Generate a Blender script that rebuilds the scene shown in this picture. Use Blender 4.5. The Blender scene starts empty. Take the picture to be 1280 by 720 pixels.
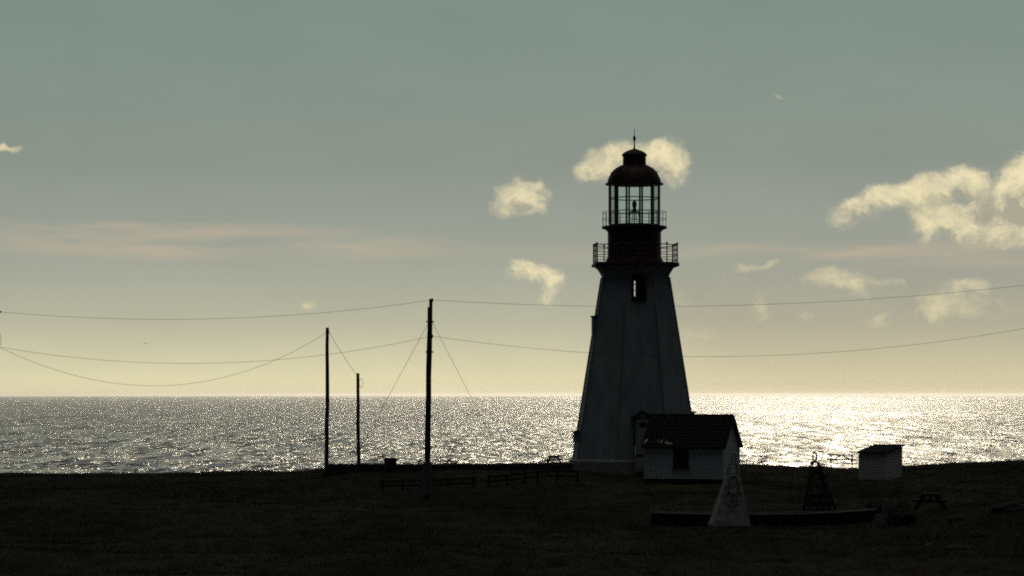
import bpy, bmesh, math, random
import numpy as np
from mathutils import Vector, Matrix
from math import radians, sin, cos, tan, pi, atan2, sqrt

random.seed(7)
rng = np.random.default_rng(11)
S = bpy.context.scene
COL = S.collection

# ------------------------------------------------------------------ camera
F = 3300.0                                   # focal length in photo pixels (1280 wide)
cam_d = bpy.data.cameras.new('camera')
cam_d.sensor_width = 36.0
cam_d.lens = 36.0 * F / 1280.0
cam_d.shift_y = 133.0 / 1280.0
cam_d.clip_start = 0.5
cam_d.clip_end = 300000.0
cam = bpy.data.objects.new('camera', cam_d)
COL.objects.link(cam)
cam.location = (0, 0, 0)
cam.rotation_euler = (radians(90), 0, 0)
S.camera = cam

# ------------------------------------------------------------------ exposure
S.view_settings.view_transform = 'Standard'
S.view_settings.look = 'None'
S.view_settings.gamma = 1.0
S.view_settings.exposure = -1.5
S.cycles.use_denoising = False
S.cycles.max_bounces = 6
S.cycles.transparent_max_bounces = 24
S.cycles.sample_clamp_indirect = 0.4
S.cycles.caustics_reflective = False
S.cycles.caustics_refractive = False
S.cycles.sample_clamp_direct = 60.0
S.cycles.filter_width = 1.9

SUN_AZ, SUN_EL = 6.5, 21.0                   # degrees, azimuth right of +Y
SKY_STRENGTH = 0.1
HAZE = 2.3e-5
EXPO = 2 ** S.view_settings.exposure

def lin(c):
    return tuple(((v / 255) / 12.92 if v / 255 <= .04045 else ((v / 255 + .055) / 1.055) ** 2.4) for v in c)

# ------------------------------------------------------------------ node helper
class NT:
    def __init__(self, tree):
        self.t = tree; self.n = tree.nodes; self.l = tree.links
    def node(self, typ, **kw):
        n = self.n.new(typ)
        for k, v in kw.items(): setattr(n, k, v)
        return n
    def put(self, sock, v):
        if isinstance(v, bpy.types.NodeSocket): self.l.new(v, sock)
        elif v is not None:
            try: sock.default_value = v
            except Exception: sock.default_value = (*v, 1.0)
    def math(self, op, a, b=None, c=None, clamp=False):
        n = self.node('ShaderNodeMath', operation=op, use_clamp=clamp)
        self.put(n.inputs[0], a)
        if b is not None: self.put(n.inputs[1], b)
        if c is not None: self.put(n.inputs[2], c)
        return n.outputs[0]
    def vec(self, op, a, b=None, c=None):
        n = self.node('ShaderNodeVectorMath', operation=op)
        self.put(n.inputs[0], a)
        if b is not None: self.put(n.inputs[1], b)
        if c is not None: self.put(n.inputs[2], c)
        return n.outputs['Value'] if op in ('DOT_PRODUCT', 'LENGTH') else n.outputs['Vector']
    def scale(self, a, s):
        n = self.node('ShaderNodeVectorMath', operation='SCALE')
        self.put(n.inputs[0], a); self.put(n.inputs['Scale'], s)
        return n.outputs['Vector']
    def noise(self, vec, scale=1.0, detail=2.0, rough=0.5, out='Fac', dims='3D'):
        n = self.node('ShaderNodeTexNoise', noise_dimensions=dims)
        if vec is not None: self.put(n.inputs['Vector'], vec)
        n.inputs['Scale'].default_value = scale
        n.inputs['Detail'].default_value = detail
        n.inputs['Roughness'].default_value = rough
        return n.outputs[out]
    def ramp(self, fac, stops, interp='LINEAR'):
        n = self.node('ShaderNodeValToRGB')
        n.color_ramp.interpolation = interp
        el = n.color_ramp.elements
        while len(el) < len(stops): el.new(0.5)
        for e, (p, c) in zip(el, stops):
            e.position = p; e.color = (*c, 1) if len(c) == 3 else c
        self.put(n.inputs[0], fac)
        return n.outputs[0]
    def mix(self, fac, a, b):
        n = self.node('ShaderNodeMix', data_type='RGBA')
        self.put(n.inputs[0], fac); self.put(n.inputs[6], a); self.put(n.inputs[7], b)
        return n.outputs[2]
    def smooth(self, v, lo, hi):
        n = self.node('ShaderNodeMapRange', interpolation_type='SMOOTHSTEP')
        self.put(n.inputs[0], v); n.inputs[1].default_value = lo; n.inputs[2].default_value = hi
        return n.outputs[0]
    def sepxyz(self, v):
        n = self.node('ShaderNodeSeparateXYZ'); self.put(n.inputs[0], v); return n.outputs
    def comb(self, x, y, z):
        n = self.node('ShaderNodeCombineXYZ')
        for i, v in enumerate((x, y, z)): self.put(n.inputs[i], v)
        return n.outputs[0]

# ------------------------------------------------------------------ world
world = bpy.data.worlds.new('World')
S.world = world
world.use_nodes = True
w = NT(world.node_tree)
w.n.clear()
sky = w.node('ShaderNodeTexSky', sky_type='NISHITA', sun_disc=False)
sky.sun_elevation = radians(SUN_EL)
sky.sun_rotation = radians(SUN_AZ)
sky.altitude = 40; sky.air_density = 1.0; sky.dust_density = 2.0; sky.ozone_density = 1.0
D = w.vec('NORMALIZE', w.node('ShaderNodeTexCoord').outputs['Generated'])
dx, dy, dz = w.sepxyz(D)
az = w.math('MULTIPLY', w.math('ARCTAN2', dx, dy), 180 / pi)
el = w.math('MULTIPLY', w.math('ARCSINE', dz), 180 / pi)
# hazy evening air: horizon glow fading to grey green with height
K = 1.0 / (EXPO * SKY_STRENGTH)
stops = [(0.0, (224, 212, 168)), (0.35, (221, 213, 173)), (0.8, (207, 202, 168)), (1.6, (182, 181, 158)), (2.6, (164, 167, 152)),
         (3.6, (152, 158, 147)), (5.0, (138, 147, 138)), (7.0, (129, 145, 136)), (8.6, (124, 142, 134)),
         (14.0, (114, 124, 132)), (30.0, (98, 105, 120)), (90.0, (124, 121, 106))]
e01 = w.math('POWER', w.math('DIVIDE', w.math('MAXIMUM', el, 0.0), 90.0), 0.5)
haze = w.ramp(e01, [(sqrt(e / 90.0), lin(c)) for e, c in stops])
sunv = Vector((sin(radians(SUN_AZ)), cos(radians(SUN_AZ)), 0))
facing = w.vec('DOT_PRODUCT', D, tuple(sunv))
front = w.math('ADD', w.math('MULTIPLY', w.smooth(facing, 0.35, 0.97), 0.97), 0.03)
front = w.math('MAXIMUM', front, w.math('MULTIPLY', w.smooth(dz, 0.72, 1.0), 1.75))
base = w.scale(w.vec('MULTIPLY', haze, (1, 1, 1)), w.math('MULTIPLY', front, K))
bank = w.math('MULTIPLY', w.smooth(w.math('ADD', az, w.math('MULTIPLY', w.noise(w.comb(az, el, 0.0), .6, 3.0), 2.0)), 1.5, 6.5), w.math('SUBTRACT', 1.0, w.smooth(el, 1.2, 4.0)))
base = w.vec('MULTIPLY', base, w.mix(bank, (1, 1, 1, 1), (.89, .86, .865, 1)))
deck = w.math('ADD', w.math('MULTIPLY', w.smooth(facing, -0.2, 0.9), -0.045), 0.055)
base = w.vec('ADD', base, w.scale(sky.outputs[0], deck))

PD = 180 / pi / F
def ae(px, py):
    return (px - 640) * PD, (493 - py) * PD
P2 = w.comb(az, el, 0.0)
wn = w.noise(P2, 1.5, 5.0, 0.55, 'Color')
wn2 = w.noise(w.vec('ADD', P2, (7.3, 2.1, 0)), 0.5, 2.0, 0.5, 'Color')
PW = w.vec('ADD', P2, w.scale(w.vec('SUBTRACT', wn, (.5, .5, .5)), 0.6))
PW = w.vec('ADD', PW, w.scale(w.vec('SUBTRACT', wn2, (.5, .5, .5)), 0.35))
def blob_field(blobs, src):
    acc = None
    for (px, py, rx, ry, wt) in blobs:
        a, e = ae(px, py)
        sx, sy = 1 / (rx * PD), 1 / (ry * PD)
        q = w.vec('MULTIPLY_ADD', src, (sx, sy, 0), (-a * sx, -e * sy, 0))
        f = w.math('MULTIPLY', w.math('MAXIMUM', w.math('SUBTRACT', 1.0, w.vec('DOT_PRODUCT', q, q)), 0.0), wt)
        acc = f if acc is None else w.math('MAXIMUM', acc, f)
    return acc
main_blobs = [
    # behind the dome
    (730, 219, 26, 13, .6), (752, 206, 34, 18, .8), (786, 195, 42, 20, .9), (824, 198, 32, 22, .85), (846, 216, 20, 26, .8), (800, 222, 50, 18, .30),
    # left of the lantern
    (650, 243, 30, 19, .85), (638, 260, 38, 14, .6), (664, 262, 22, 15, .6), (677, 238, 10, 18, .35),
    (660, 338, 34, 16, .75), (690, 348, 20, 24, .8), (678, 369, 18, 14, .6), (646, 346, 22, 14, .35),
    # big bank to the right
    (1052, 278, 24, 20, .5), (1064, 262, 22, 16, .7), (1086, 262, 20, 24, .5), (1100, 248, 32, 17, .75), (1130, 240, 30, 17, .85), (1146, 256, 24, 24, .7), (1168, 262, 36, 28, .9),
    (1180, 240, 34, 18, .85), (1204, 226, 28, 15, .9), (1216, 238, 13, 18, .6), (1150, 288, 26, 22, .5), (1196, 280, 56, 20, .85), (1232, 262, 36, 18, .9), (1222, 296, 60, 16, .6),
    (1256, 242, 30, 22, .95), (1280, 222, 34, 22, 1.0), (1250, 296, 44, 18, .7), (1288, 270, 50, 40, .9), (1320, 246, 60, 50, 1.0)]
grey_blobs = [(1108, 276, 52, 22, 1.1), (1196, 254, 36, 12, 1.2), (1250, 272, 64, 16, 1.2), (1178, 300, 60, 15, 1.0), (1272, 252, 36, 16, 1.0), (1300, 306, 80, 18, .9), (790, 220, 84, 13, 1.0), (646, 263, 46, 11, .8), (668, 362, 34, 13, .8), (1080, 284, 36, 14, 1.0)]
faint_blobs = [
    (1038, 345, 44, 18, .6), (1070, 360, 30, 14, .5), (1112, 355, 22, 12, .35), (940, 332, 34, 8, .4), (968, 328, 14, 9, .4), (948, 384, 24, 24, .4),
    (1000, 392, 24, 14, .32), (1090, 400, 26, 14, .4), (1180, 378, 56, 28, .48), (1216, 358, 30, 12, .45), (1170, 398, 28, 16, .38), (385, 381, 16, 10, .5),
    (875, 415, 34, 18, .32), (12, 190, 28, 6, .9), (973, 125, 16, 6, .35), (455, 372, 12, 9, .28), (850, 370, 26, 28, .3), (1250, 390, 40, 20, .25), (920, 350, 40, 20, .22)]
n_det = w.noise(w.vec('MULTIPLY', w.vec('ADD', P2, w.scale(wn, .7)), (1, 1.25, 1)), 2.6, 11.0, 0.68)
n_mid = w.noise(w.vec('ADD', P2, w.scale(wn, .9)), 2.4, 7.0, 0.62)
def soft_field(blobs, src):                     # smooth union: no seams where the puffs meet
    acc = None
    for (px, py, rx, ry, wt) in blobs:
        a, e = ae(px, py)
        q = w.vec('MULTIPLY_ADD', src, (1 / (rx * PD), 1 / (ry * PD), 0), (-a / (rx * PD), -e / (ry * PD), 0))
        f = w.math('POWER', 2.718, w.math('MULTIPLY', w.vec('DOT_PRODUCT', q, q), -1.6))
        f = w.math('MULTIPLY', f, wt)
        acc = f if acc is None else w.math('ADD', acc, f)
    return acc
d1 = soft_field(main_blobs, PW)
d1c = w.math('MULTIPLY', w.math('SUBTRACT', 1.0, w.math('POWER', 2.718, w.math('MULTIPLY', d1, -1.5))), 1.1)
dd = w.math('ADD', d1c, w.math('MULTIPLY', w.math('SUBTRACT', n_det, 0.5), 1.5))
a_main = w.math('MULTIPLY', w.smooth(dd, 0.14, 1.08), w.smooth(d1, 0.06, 0.5))
d2 = soft_field(faint_blobs, PW)
d2d = w.math('ADD', d2, w.math('MULTIPLY', w.math('SUBTRACT', n_det, 0.5), 0.9))
a_faint = w.math('MULTIPLY', w.smooth(d2d, 0.12, 0.85), w.smooth(d2, 0.05, 0.3))
# lit rims, grey hearts
gf = soft_field(grey_blobs, PW)
heart = w.math('MULTIPLY', gf, w.smooth(n_mid, 0.25, 0.55))
heart = w.math('ADD', heart, w.math('MULTIPLY', w.smooth(n_mid, .45, .68), 0.45), clamp=True)
c_lit = tuple(v * K for v in lin((246, 231, 186)))
c_gry = tuple(v * K for v in lin((158, 156, 138)))
c_fnt = tuple(v * K for v in lin((226, 213, 172)))
ccol = w.mix(w.math('MULTIPLY', heart, 0.85), (*c_lit, 1), (*c_gry, 1))
# long thin veils
st_n = w.noise(w.vec('MULTIPLY', P2, (0.25, 2.2, 1)), 1.0, 5.0, 0.55)
veils = blob_field([(60, 284, 260, 8, .95), (250, 304, 330, 26, .95), (430, 312, 200, 18, .5), (60, 306, 200, 10, .4), (1060, 316, 320, 14, .95), (1240, 330, 200, 12, .4), (700, 318, 160, 14, .25)], P2)
a_veil = w.math('MULTIPLY', w.math('MULTIPLY', veils, w.smooth(st_n, 0.3, 0.7)), 0.75)
c_veil = tuple(v * K for v in lin((202, 181, 154)))
skyc = w.mix(a_veil, base, (*c_veil, 1))
# soft mottling of the haze
mot = w.noise(w.vec('MULTIPLY', P2, (0.35, 0.8, 1)), 0.9, 5.0, 0.55)
skyc = w.scale(skyc, w.math('ADD', 0.93, w.math('MULTIPLY', mot, 0.14)))
skyc = w.mix(w.math('MULTIPLY', a_faint, 0.9), skyc, (*c_fnt, 1))
skyc = w.mix(w.math('MULTIPLY', a_main, 0.92), skyc, ccol)
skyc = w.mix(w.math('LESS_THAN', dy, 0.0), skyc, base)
bg = w.node('ShaderNodeBackground')
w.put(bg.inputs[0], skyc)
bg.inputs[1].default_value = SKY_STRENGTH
w.l.new(bg.outputs[0], w.node('ShaderNodeOutputWorld').inputs[0])

# ------------------------------------------------------------------ sun
sun_d = bpy.data.lights.new('sun', 'SUN')
sun_d.energy = 5.0
sun_d.angle = radians(1.0)
sun_d.color = (1.0, 0.86, 0.64)
sun = bpy.data.objects.new('sun', sun_d)
COL.objects.link(sun)
sv = Vector((sin(radians(SUN_AZ)) * cos(radians(SUN_EL)), cos(radians(SUN_AZ)) * cos(radians(SUN_EL)), sin(radians(SUN_EL))))
sun.rotation_euler = sv.to_track_quat('Z', 'Y').to_euler()
sun.location = (60, 300, 150)

# ------------------------------------------------------------------ materials
def material(name, c1, c2, rough=0.8, scale=3.0, detail=5.0, bump=0.0, bscale=20.0, metal=0.0, stretch=(1, 1, 1), spec=0.5, lo=.35, hi=.65):
    m = bpy.data.materials.new(name); m.use_nodes = True
    t = NT(m.node_tree); p = t.n['Principled BSDF']
    v = t.vec('MULTIPLY', t.node('ShaderNodeTexCoord').outputs['Object'], stretch)
    n = t.noise(v, scale, detail, 0.6)
    t.put(p.inputs['Base Color'], t.ramp(n, [(lo, c1), (hi, c2)]))
    p.inputs['Roughness'].default_value = rough
    p.inputs['Metallic'].default_value = metal
    p.inputs['Specular IOR Level'].default_value = spec
    if bump:
        b = t.node('ShaderNodeBump'); b.inputs['Strength'].default_value = bump; b.inputs['Distance'].default_value = 0.02
        t.put(b.inputs['Height'], t.noise(v, bscale, 4.0, 0.6)); t.put(p.inputs['Normal'], b.outputs[0])
    return m

M = {}
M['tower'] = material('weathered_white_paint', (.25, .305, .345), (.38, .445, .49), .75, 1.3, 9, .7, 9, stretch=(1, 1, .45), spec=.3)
M['seam'] = material('dark_joint_paint', (.16, .17, .18), (.34, .35, .36), .8, 1.2, 6, .3, 9, spec=.2)
M['lacing'] = material('grey_rope', (.12, .118, .115), (.22, .215, .21), .95, 6, 4, spec=.1)
M['plinth'] = material('old_concrete', (.26, .27, .27), (.40, .41, .41), .9, 2.5, 6, .6, 14, spec=.2)
M['clapboard'] = material('painted_clapboard', (.54, .61, .66), (.70, .77, .81), .7, 2.2, 6, .2, 30, stretch=(.5, .5, 3), spec=.3)
M['shedboard'] = material('sun_bleached_board', (.60, .60, .565), (.80, .80, .76), .7, 2.2, 6, .2, 30, stretch=(.5, .5, 3), spec=.3)
M['red'] = material('dark_red_paint', (.032, .010, .008), (.058, .016, .012), .55, 2.2, 5, .15, 18, spec=.3)
M['redrail'] = material('rail_paint', (.10, .03, .025), (.16, .05, .04), .5, 4, 4, spec=.3)
M['palerail'] = material('pale_rail_paint', (.40, .42, .40), (.55, .56, .53), .5, 4, 4, spec=.3)
M['frame'] = material('lantern_bar_paint', (.05, .09, .09), (.08, .12, .12), .45, 4, 4, spec=.4)
M['roof'] = material('old_dark_shingles', (.017, .015, .0135), (.038, .032, .028), .95, 5, 6, .8, 16, stretch=(1, 1, 2), spec=.1)
M['lichen'] = material('pale_worn_shingle', (.35, .35, .33), (.6, .6, .57), .9, 9, 5, .3, 20, spec=.2)
M['shutter'] = material('dark_brown_shutter', (.035, .014, .010), (.06, .025, .018), .7, 5, 4, .2, 20, spec=.2)
M['black'] = material('black_paint', (.012, .012, .012), (.025, .024, .022), .6, 5, 4, spec=.3)
M['door'] = material('door_paint', (.42, .38, .36), (.56, .52, .50), .7, 4, 4, spec=.3)
M['pole'] = material('weathered_pole', (.035, .030, .026), (.07, .06, .05), .9, 3, 6, .6, 12, stretch=(4, 4, .3), spec=.15)
M['butt'] = material('grey_pole_butt', (.14, .145, .145), (.24, .245, .24), .9, 3, 6, .6, 12, stretch=(4, 4, .4), spec=.15)
M['wire'] = material('wire_metal', (.05, .05, .05), (.08, .08, .075), .7, 4, 2, spec=.2)
M['wood'] = material('grey_weathered_wood', (.06, .05, .042), (.12, .10, .085), .9, 4, 6, .5, 14, stretch=(1, 6, 6), spec=.15)
M['darkwood'] = material('dark_old_wood', (.030, .026, .021), (.058, .05, .038), .9, 4, 6, .5, 14, spec=.15)
M['redwood'] = material('red_stained_wood', (.09, .035, .028), (.14, .06, .05), .85, 4, 5, .3, 14, spec=.15)
M['hull'] = material('dark_hull_paint', (.020, .021, .026), (.042, .042, .046), .7, 3, 5, .3, 12, spec=.25)
M['gunwale'] = material('pale_gunwale', (.40, .40, .37), (.6, .6, .56), .7, 3, 5, .3, 12, spec=.3)
M['canvas'] = material('whitewashed_board', (.24, .245, .25), (.42, .43, .43), .85, 3.5, 7, .5, 10, spec=.2, lo=.38, hi=.6)
M['net'] = material('dark_netting', (.02, .017, .014), (.045, .038, .03), .95, 6, 4, spec=.1)
M['rock'] = material('dark_rock', (.03, .028, .026), (.085, .08, .072), .95, 2.5, 8, 1.0, 7, spec=.15)
M['palerock'] = material('pale_slab', (.16, .155, .145), (.27, .26, .245), .95, 2.5, 8, .8, 9, spec=.15)
M['wallstone'] = material('lichen_stone', (.025, .024, .021), (.075, .07, .06), .95, 1.8, 8, 1.0, 5, spec=.1)
M['brass'] = material('lens_metal', (.04, .035, .025), (.08, .07, .05), .35, 8, 3, metal=.6)
M['bird'] = material('gull_feathers', (.10, .10, .10), (.3, .3, .3), .9, 6, 3)

def glass_mat():
    m = bpy.data.materials.new('lantern_glass'); m.use_nodes = True
    t = NT(m.node_tree); t.n.clear()
    tr = t.node('ShaderNodeBsdfTransparent'); tr.inputs[0].default_value = (.96, .99, .985, 1)
    gl = t.node('ShaderNodeBsdfGlossy'); gl.inputs['Roughness'].default_value = .02
    fr = t.node('ShaderNodeFresnel'); fr.inputs[0].default_value = 1.45
    mx = t.node('ShaderNodeMixShader')
    n = t.noise(t.node('ShaderNodeTexCoord').outputs['Object'], 2.0, 3.0)
    t.put(mx.inputs[0], t.math('MULTIPLY', fr.outputs[0], t.math('ADD', .15, t.math('MULTIPLY', n, .2))))
    t.l.new(tr.outputs[0], mx.inputs[1]); t.l.new(gl.outputs[0], mx.inputs[2])
    t.l.new(mx.outputs[0], t.node('ShaderNodeOutputMaterial').inputs[0])
    return m
M['glass'] = glass_mat()

def ground_mat():
    m = bpy.data.materials.new('heath_ground'); m.use_nodes = True
    t = NT(m.node_tree); p = t.n['Principled BSDF']
    pos = t.node('ShaderNodeNewGeometry').outputs['Position']
    v = t.vec('MULTIPLY', pos, (1, .55, 1))
    n1 = t.noise(v, .12, 4.0, .6); n2 = t.noise(v, 1.2, 7.0, .65); n3 = t.noise(pos, 7.0, 5.0, .7)
    c = t.mix(t.smooth(n1, .40, .60), (.032, .041, .021, 1), (.074, .062, .038, 1))
    c = t.mix(t.math('MULTIPLY', t.smooth(n2, .40, .66), .75), c, (.018, .017, .011, 1))
    c = t.mix(t.math('MULTIPLY', t.smooth(n3, .52, .72), .5), c, (.075, .067, .042, 1))
    t.put(p.inputs['Base Color'], c)
    p.inputs['Roughness'].default_value = 1.0
    p.inputs['Specular IOR Level'].default_value = 0.05
    b = t.node('ShaderNodeBump'); b.inputs['Strength'].default_value = .9; b.inputs['Distance'].default_value = .12
    t.put(b.inputs['Height'], t.math('ADD', n2, t.math('MULTIPLY', n3, .5)))
    t.put(p.inputs['Normal'], b.outputs[0])
    return m
M['ground'] = ground_mat()

def grass_mat(name, a, b_):
    m = bpy.data.materials.new(name); m.use_nodes = True
    t = NT(m.node_tree); p = t.n['Principled BSDF']
    pos = t.node('ShaderNodeNewGeometry').outputs['Position']
    n = t.noise(pos, .35, 5.0, .6)
    t.put(p.inputs['Base Color'], t.ramp(n, [(.35, a), (.65, b_)]))
    p.inputs['Roughness'].default_value = .95
    p.inputs['Specular IOR Level'].default_value = 0.05
    return m
M['grass'] = grass_mat('short_grass', (.030, .037, .020), (.078, .066, .042))
M['drygrass'] = grass_mat('dry_grass', (.11, .10, .075), (.30, .28, .22))

def sea_mat():
    m = bpy.data.materials.new('sea_water'); m.use_nodes = True
    t = NT(m.node_tree); p = t.n['Principled BSDF']
    pos = t.node('ShaderNodeNewGeometry').outputs['Position']
    acc = None
    for lx, ly, amp, det in SEA_OCT:                      # wave trains, crests across the wind
        v = t.vec('MULTIPLY', pos, (1 / lx, 1 / ly, 0))
        c = t.scale(t.vec('SUBTRACT', t.noise(v, 1.0, det, .6, 'Color'), (.5, .5, .5)), amp)
        acc = c if acc is None else t.vec('ADD', acc, c)
    # gusts: rougher and calmer water from a few metres to half a kilometre across
    gain = None
    for lx, ly, amp in SEA_GUST:
        c = t.math('MULTIPLY', t.math('SUBTRACT', t.noise(t.vec('MULTIPLY', pos, (1 / lx, 1 / ly, 0)), 1.0, 2.0, .6), .5), amp)
        gain = c if gain is None else t.math('ADD', gain, c)
    gain = t.math('POWER', 2.718, gain)
    sl = t.scale(acc, gain)
    sx, sy, sz = t.sepxyz(sl)
    nrm = t.vec('NORMALIZE', t.comb(sx, t.math('SUBTRACT', sy, SEA_BIAS), 1.0))
    t.put(p.inputs['Normal'], nrm)
    p.inputs['Base Color'].default_value = (.012, .015, .016, 1)
    p.inputs['Roughness'].default_value = SEA_ROUGH
    p.inputs['IOR'].default_value = 1.333
    return m
SEA_OCT = [(2.2, 2.0, 2.1, 1.0), (6.0, 5.0, 1.6, 1.0), (4.0, 18.0, 2.0, 1.0), (8.0, 50.0, 1.3, 1.0), (16.0, 140.0, .7, 1.0), (50.0, 700.0, .3, 1.0)]
SEA_GUST = [(4.5, 24.0, 3.6), (9.0, 90.0, 3.6), (20.0, 330.0, 3.2), (60.0, 2000.0, 1.6), (700.0, 3000.0, .8)]
SEA_BIAS = 0.14
SEA_ROUGH = 0.15
M['sea'] = sea_mat()

# ------------------------------------------------------------------ mesh builder
class MB:
    def __init__(self): self.v = []; self.f = []; self.sm = []
    def add(self, vs, fs, smooth=False):
        o = len(self.v)
        self.v += [tuple(p) for p in vs]
        self.f += [tuple(i + o for i in f) for f in fs]
        self.sm += [smooth] * len(fs)
        return self
    def box(self, x0, x1, y0, y1, z0, z1, mat=None):
        vs = [Vector((x, y, z)) for z in (z0, z1) for y in (y0, y1) for x in (x0, x1)]
        if mat is not None: vs = [mat @ p for p in vs]
        return self.add(vs, [(0, 2, 3, 1), (4, 5, 7, 6), (0, 1, 5, 4), (2, 6, 7, 3), (0, 4, 6, 2), (1, 3, 7, 5)])
    def beam(self, a, b, wx, wz, up=(0, 0, 1)):
        a, b = Vector(a), Vector(b); d = (b - a).normalized(); u = Vector(up)
        if abs(d.dot(u)) > .97: u = Vector((0, 1, 0))
        s = d.cross(u).normalized(); u = s.cross(d).normalized()
        vs = []
        for p in (a, b):
            for i, j in ((-1, -1), (1, -1), (1, 1), (-1, 1)):
                vs.append(p + s * (i * wx / 2) + u * (j * wz / 2))
        return self.add(vs, [(3, 2, 1, 0), (4, 5, 6, 7), (0, 1, 5, 4), (1, 2, 6, 5), (2, 3, 7, 6), (3, 0, 4, 7)])
    def tube(self, pts, r, n=8, closed=False, cap=True):
        pts = [Vector(p) for p in pts]; m = len(pts); rs = r if isinstance(r, (list, tuple)) else [r] * m
        vs = []; ref = None
        for i, p in enumerate(pts):
            if closed: d = pts[(i + 1) % m] - pts[i - 1]
            else: d = pts[min(i + 1, m - 1)] - pts[max(i - 1, 0)]
            d.normalize()
            if ref is None: ref = Vector((0, 0, 1)) if abs(d.z) < .9 else Vector((0, 1, 0))
            s = d.cross(ref).normalized(); u = s.cross(d).normalized(); ref = u
            for k in range(n):
                t = 2 * pi * k / n
                vs.append(p + s * (rs[i] * cos(t)) + u * (rs[i] * sin(t)))
        fs = []
        for i in range(m if closed else m - 1):
            j = (i + 1) % m
            for k in range(n):
                fs.append((i * n + k, i * n + (k + 1) % n, j * n + (k + 1) % n, j * n + k))
        if cap and not closed:
            fs.append(tuple(range(n - 1, -1, -1))); fs.append(tuple((m - 1) * n + k for k in range(n)))
        return self.add(vs, fs, True)
    def lathe(self, prof, n=32, cx=0, cy=0, rot=0.0, smooth=True, caps=True):
        vs = []
        for r, z in prof:
            for k in range(n):
                t = rot + 2 * pi * k / n
                vs.append((cx + r * sin(t), cy - r * cos(t), z))
        fs = []
        for i in range(len(prof) - 1):
            for k in range(n):
                fs.append((i * n + k, i * n + (k + 1) % n, (i + 1) * n + (k + 1) % n, (i + 1) * n + k))
        if caps:
            fs.append(tuple(range(n - 1, -1, -1))); fs.append(tuple((len(prof) - 1) * n + k for k in range(n)))
        return self.add(vs, fs, smooth)
    def prism(self, poly, y0, y1):                     # polygon in x,z pushed along y
        n = len(poly)
        vs = [(x, y0, z) for x, z in poly] + [(x, y1, z) for x, z in poly]
        fs = [tuple(range(n)), tuple(range(2 * n - 1, n - 1, -1))] + [(i, i + n, (i + 1) % n + n, (i + 1) % n) for i in range(n)]
        return self.add(vs, fs)
    def loft_rect(self, levels):                       # list of (x0,x1,y0,y1,z)
        vs = []
        for x0, x1, y0, y1, z in levels: vs += [(x0, y0, z), (x1, y0, z), (x1, y1, z), (x0, y1, z)]
        fs = [(3, 2, 1, 0)]
        for i in range(len(levels) - 1):
            for k in range(4): fs.append((i * 4 + k, i * 4 + (k + 1) % 4, i * 4 + 4 + (k + 1) % 4, i * 4 + 4 + k))
        m = (len(levels) - 1) * 4
        fs.append((m, m + 1, m + 2, m + 3))
        return self.add(vs, fs)
    def build(self, name, mat, parent=None, loc=(0, 0, 0), rot=0.0):
        me = bpy.data.meshes.new(name)
        me.from_pydata(self.v, [], self.f)
        me.polygons.foreach_set('use_smooth', self.sm)
        me.materials.append(mat)
        bm = bmesh.new(); bm.from_mesh(me); bmesh.ops.recalc_face_normals(bm, faces=bm.faces); bm.to_mesh(me); bm.free()
        if any(self.sm): 
            try: me.set_sharp_from_angle(angle=radians(38))
            except Exception: pass
        o = bpy.data.objects.new(name, me); COL.objects.link(o)
        o.location = loc; o.rotation_euler = (0, 0, rot)
        if parent is not None: o.parent = parent
        return o

def tag(o, label, cat, group=None, kind=None):
    o['label'] = label; o['category'] = cat
    if group: o['group'] = group
    if kind: o['kind'] = kind
    return o
def thing(name, loc, rot, label, cat, group=None):
    o = bpy.data.objects.new(name, None); COL.objects.link(o)
    o.empty_display_size = .3
    o.location = loc; o.rotation_euler = (0, 0, rot)
    return tag(o, label, cat, group)
def copy_tree(o, parent=None):
    kids = list(o.children)
    c = o.copy(); COL.objects.link(c)
    c.parent = parent
    for ch in kids: copy_tree(ch, c)
    return c
def at(px, py, d):
    return Vector(((px - 640) * d / F, d, (493 - py) * d / F))

# ------------------------------------------------------------------ ground
def vnoise(x, y, seed):
    r = np.random.default_rng(seed); tab = r.random((256, 256))
    xi = np.floor(x).astype(int); yi = np.floor(y).astype(int); fx = x - xi; fy = y - yi
    fx = fx * fx * (3 - 2 * fx); fy = fy * fy * (3 - 2 * fy)
    g = lambda a, b: tab[a % 256, b % 256]
    return (g(xi, yi) * (1 - fx) + g(xi + 1, yi) * fx) * (1 - fy) + (g(xi, yi + 1) * (1 - fx) + g(xi + 1, yi + 1) * fx) * fy - .5
def sstep(a, b, x):
    t = np.clip((x - a) / (b - a), 0, 1); return t * t * (3 - 2 * t)
PROF_D = [-90, -20, 0, 10, 20, 40, 60, 80, 95, 110, 125, 135, 142, 150, 158, 270, 276, 290, 330]
PROF_Z = [-1.3, -1.6, -1.75, -2.0, -2.55, -4.3, -5.9, -6.5, -6.62, -6.2, -5.6, -5.05, -4.62, -4.18, -4.12, -7.6, -9.5, -37, -45]
CR_X = [-60, -40, -29, -20, -15.5, -13, -11.5, -9, 0, 3, 10, 13, 15.6, 19, 22, 25.5, 29, 40, 60]
CR_Z = [-.75, -.68, -.62, -.66, -.48, -.56, -.50, -.14, -.02, .02, -.14, -.12, -.25, -.36, -.20, -.06, .05, .18, .26]
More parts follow.
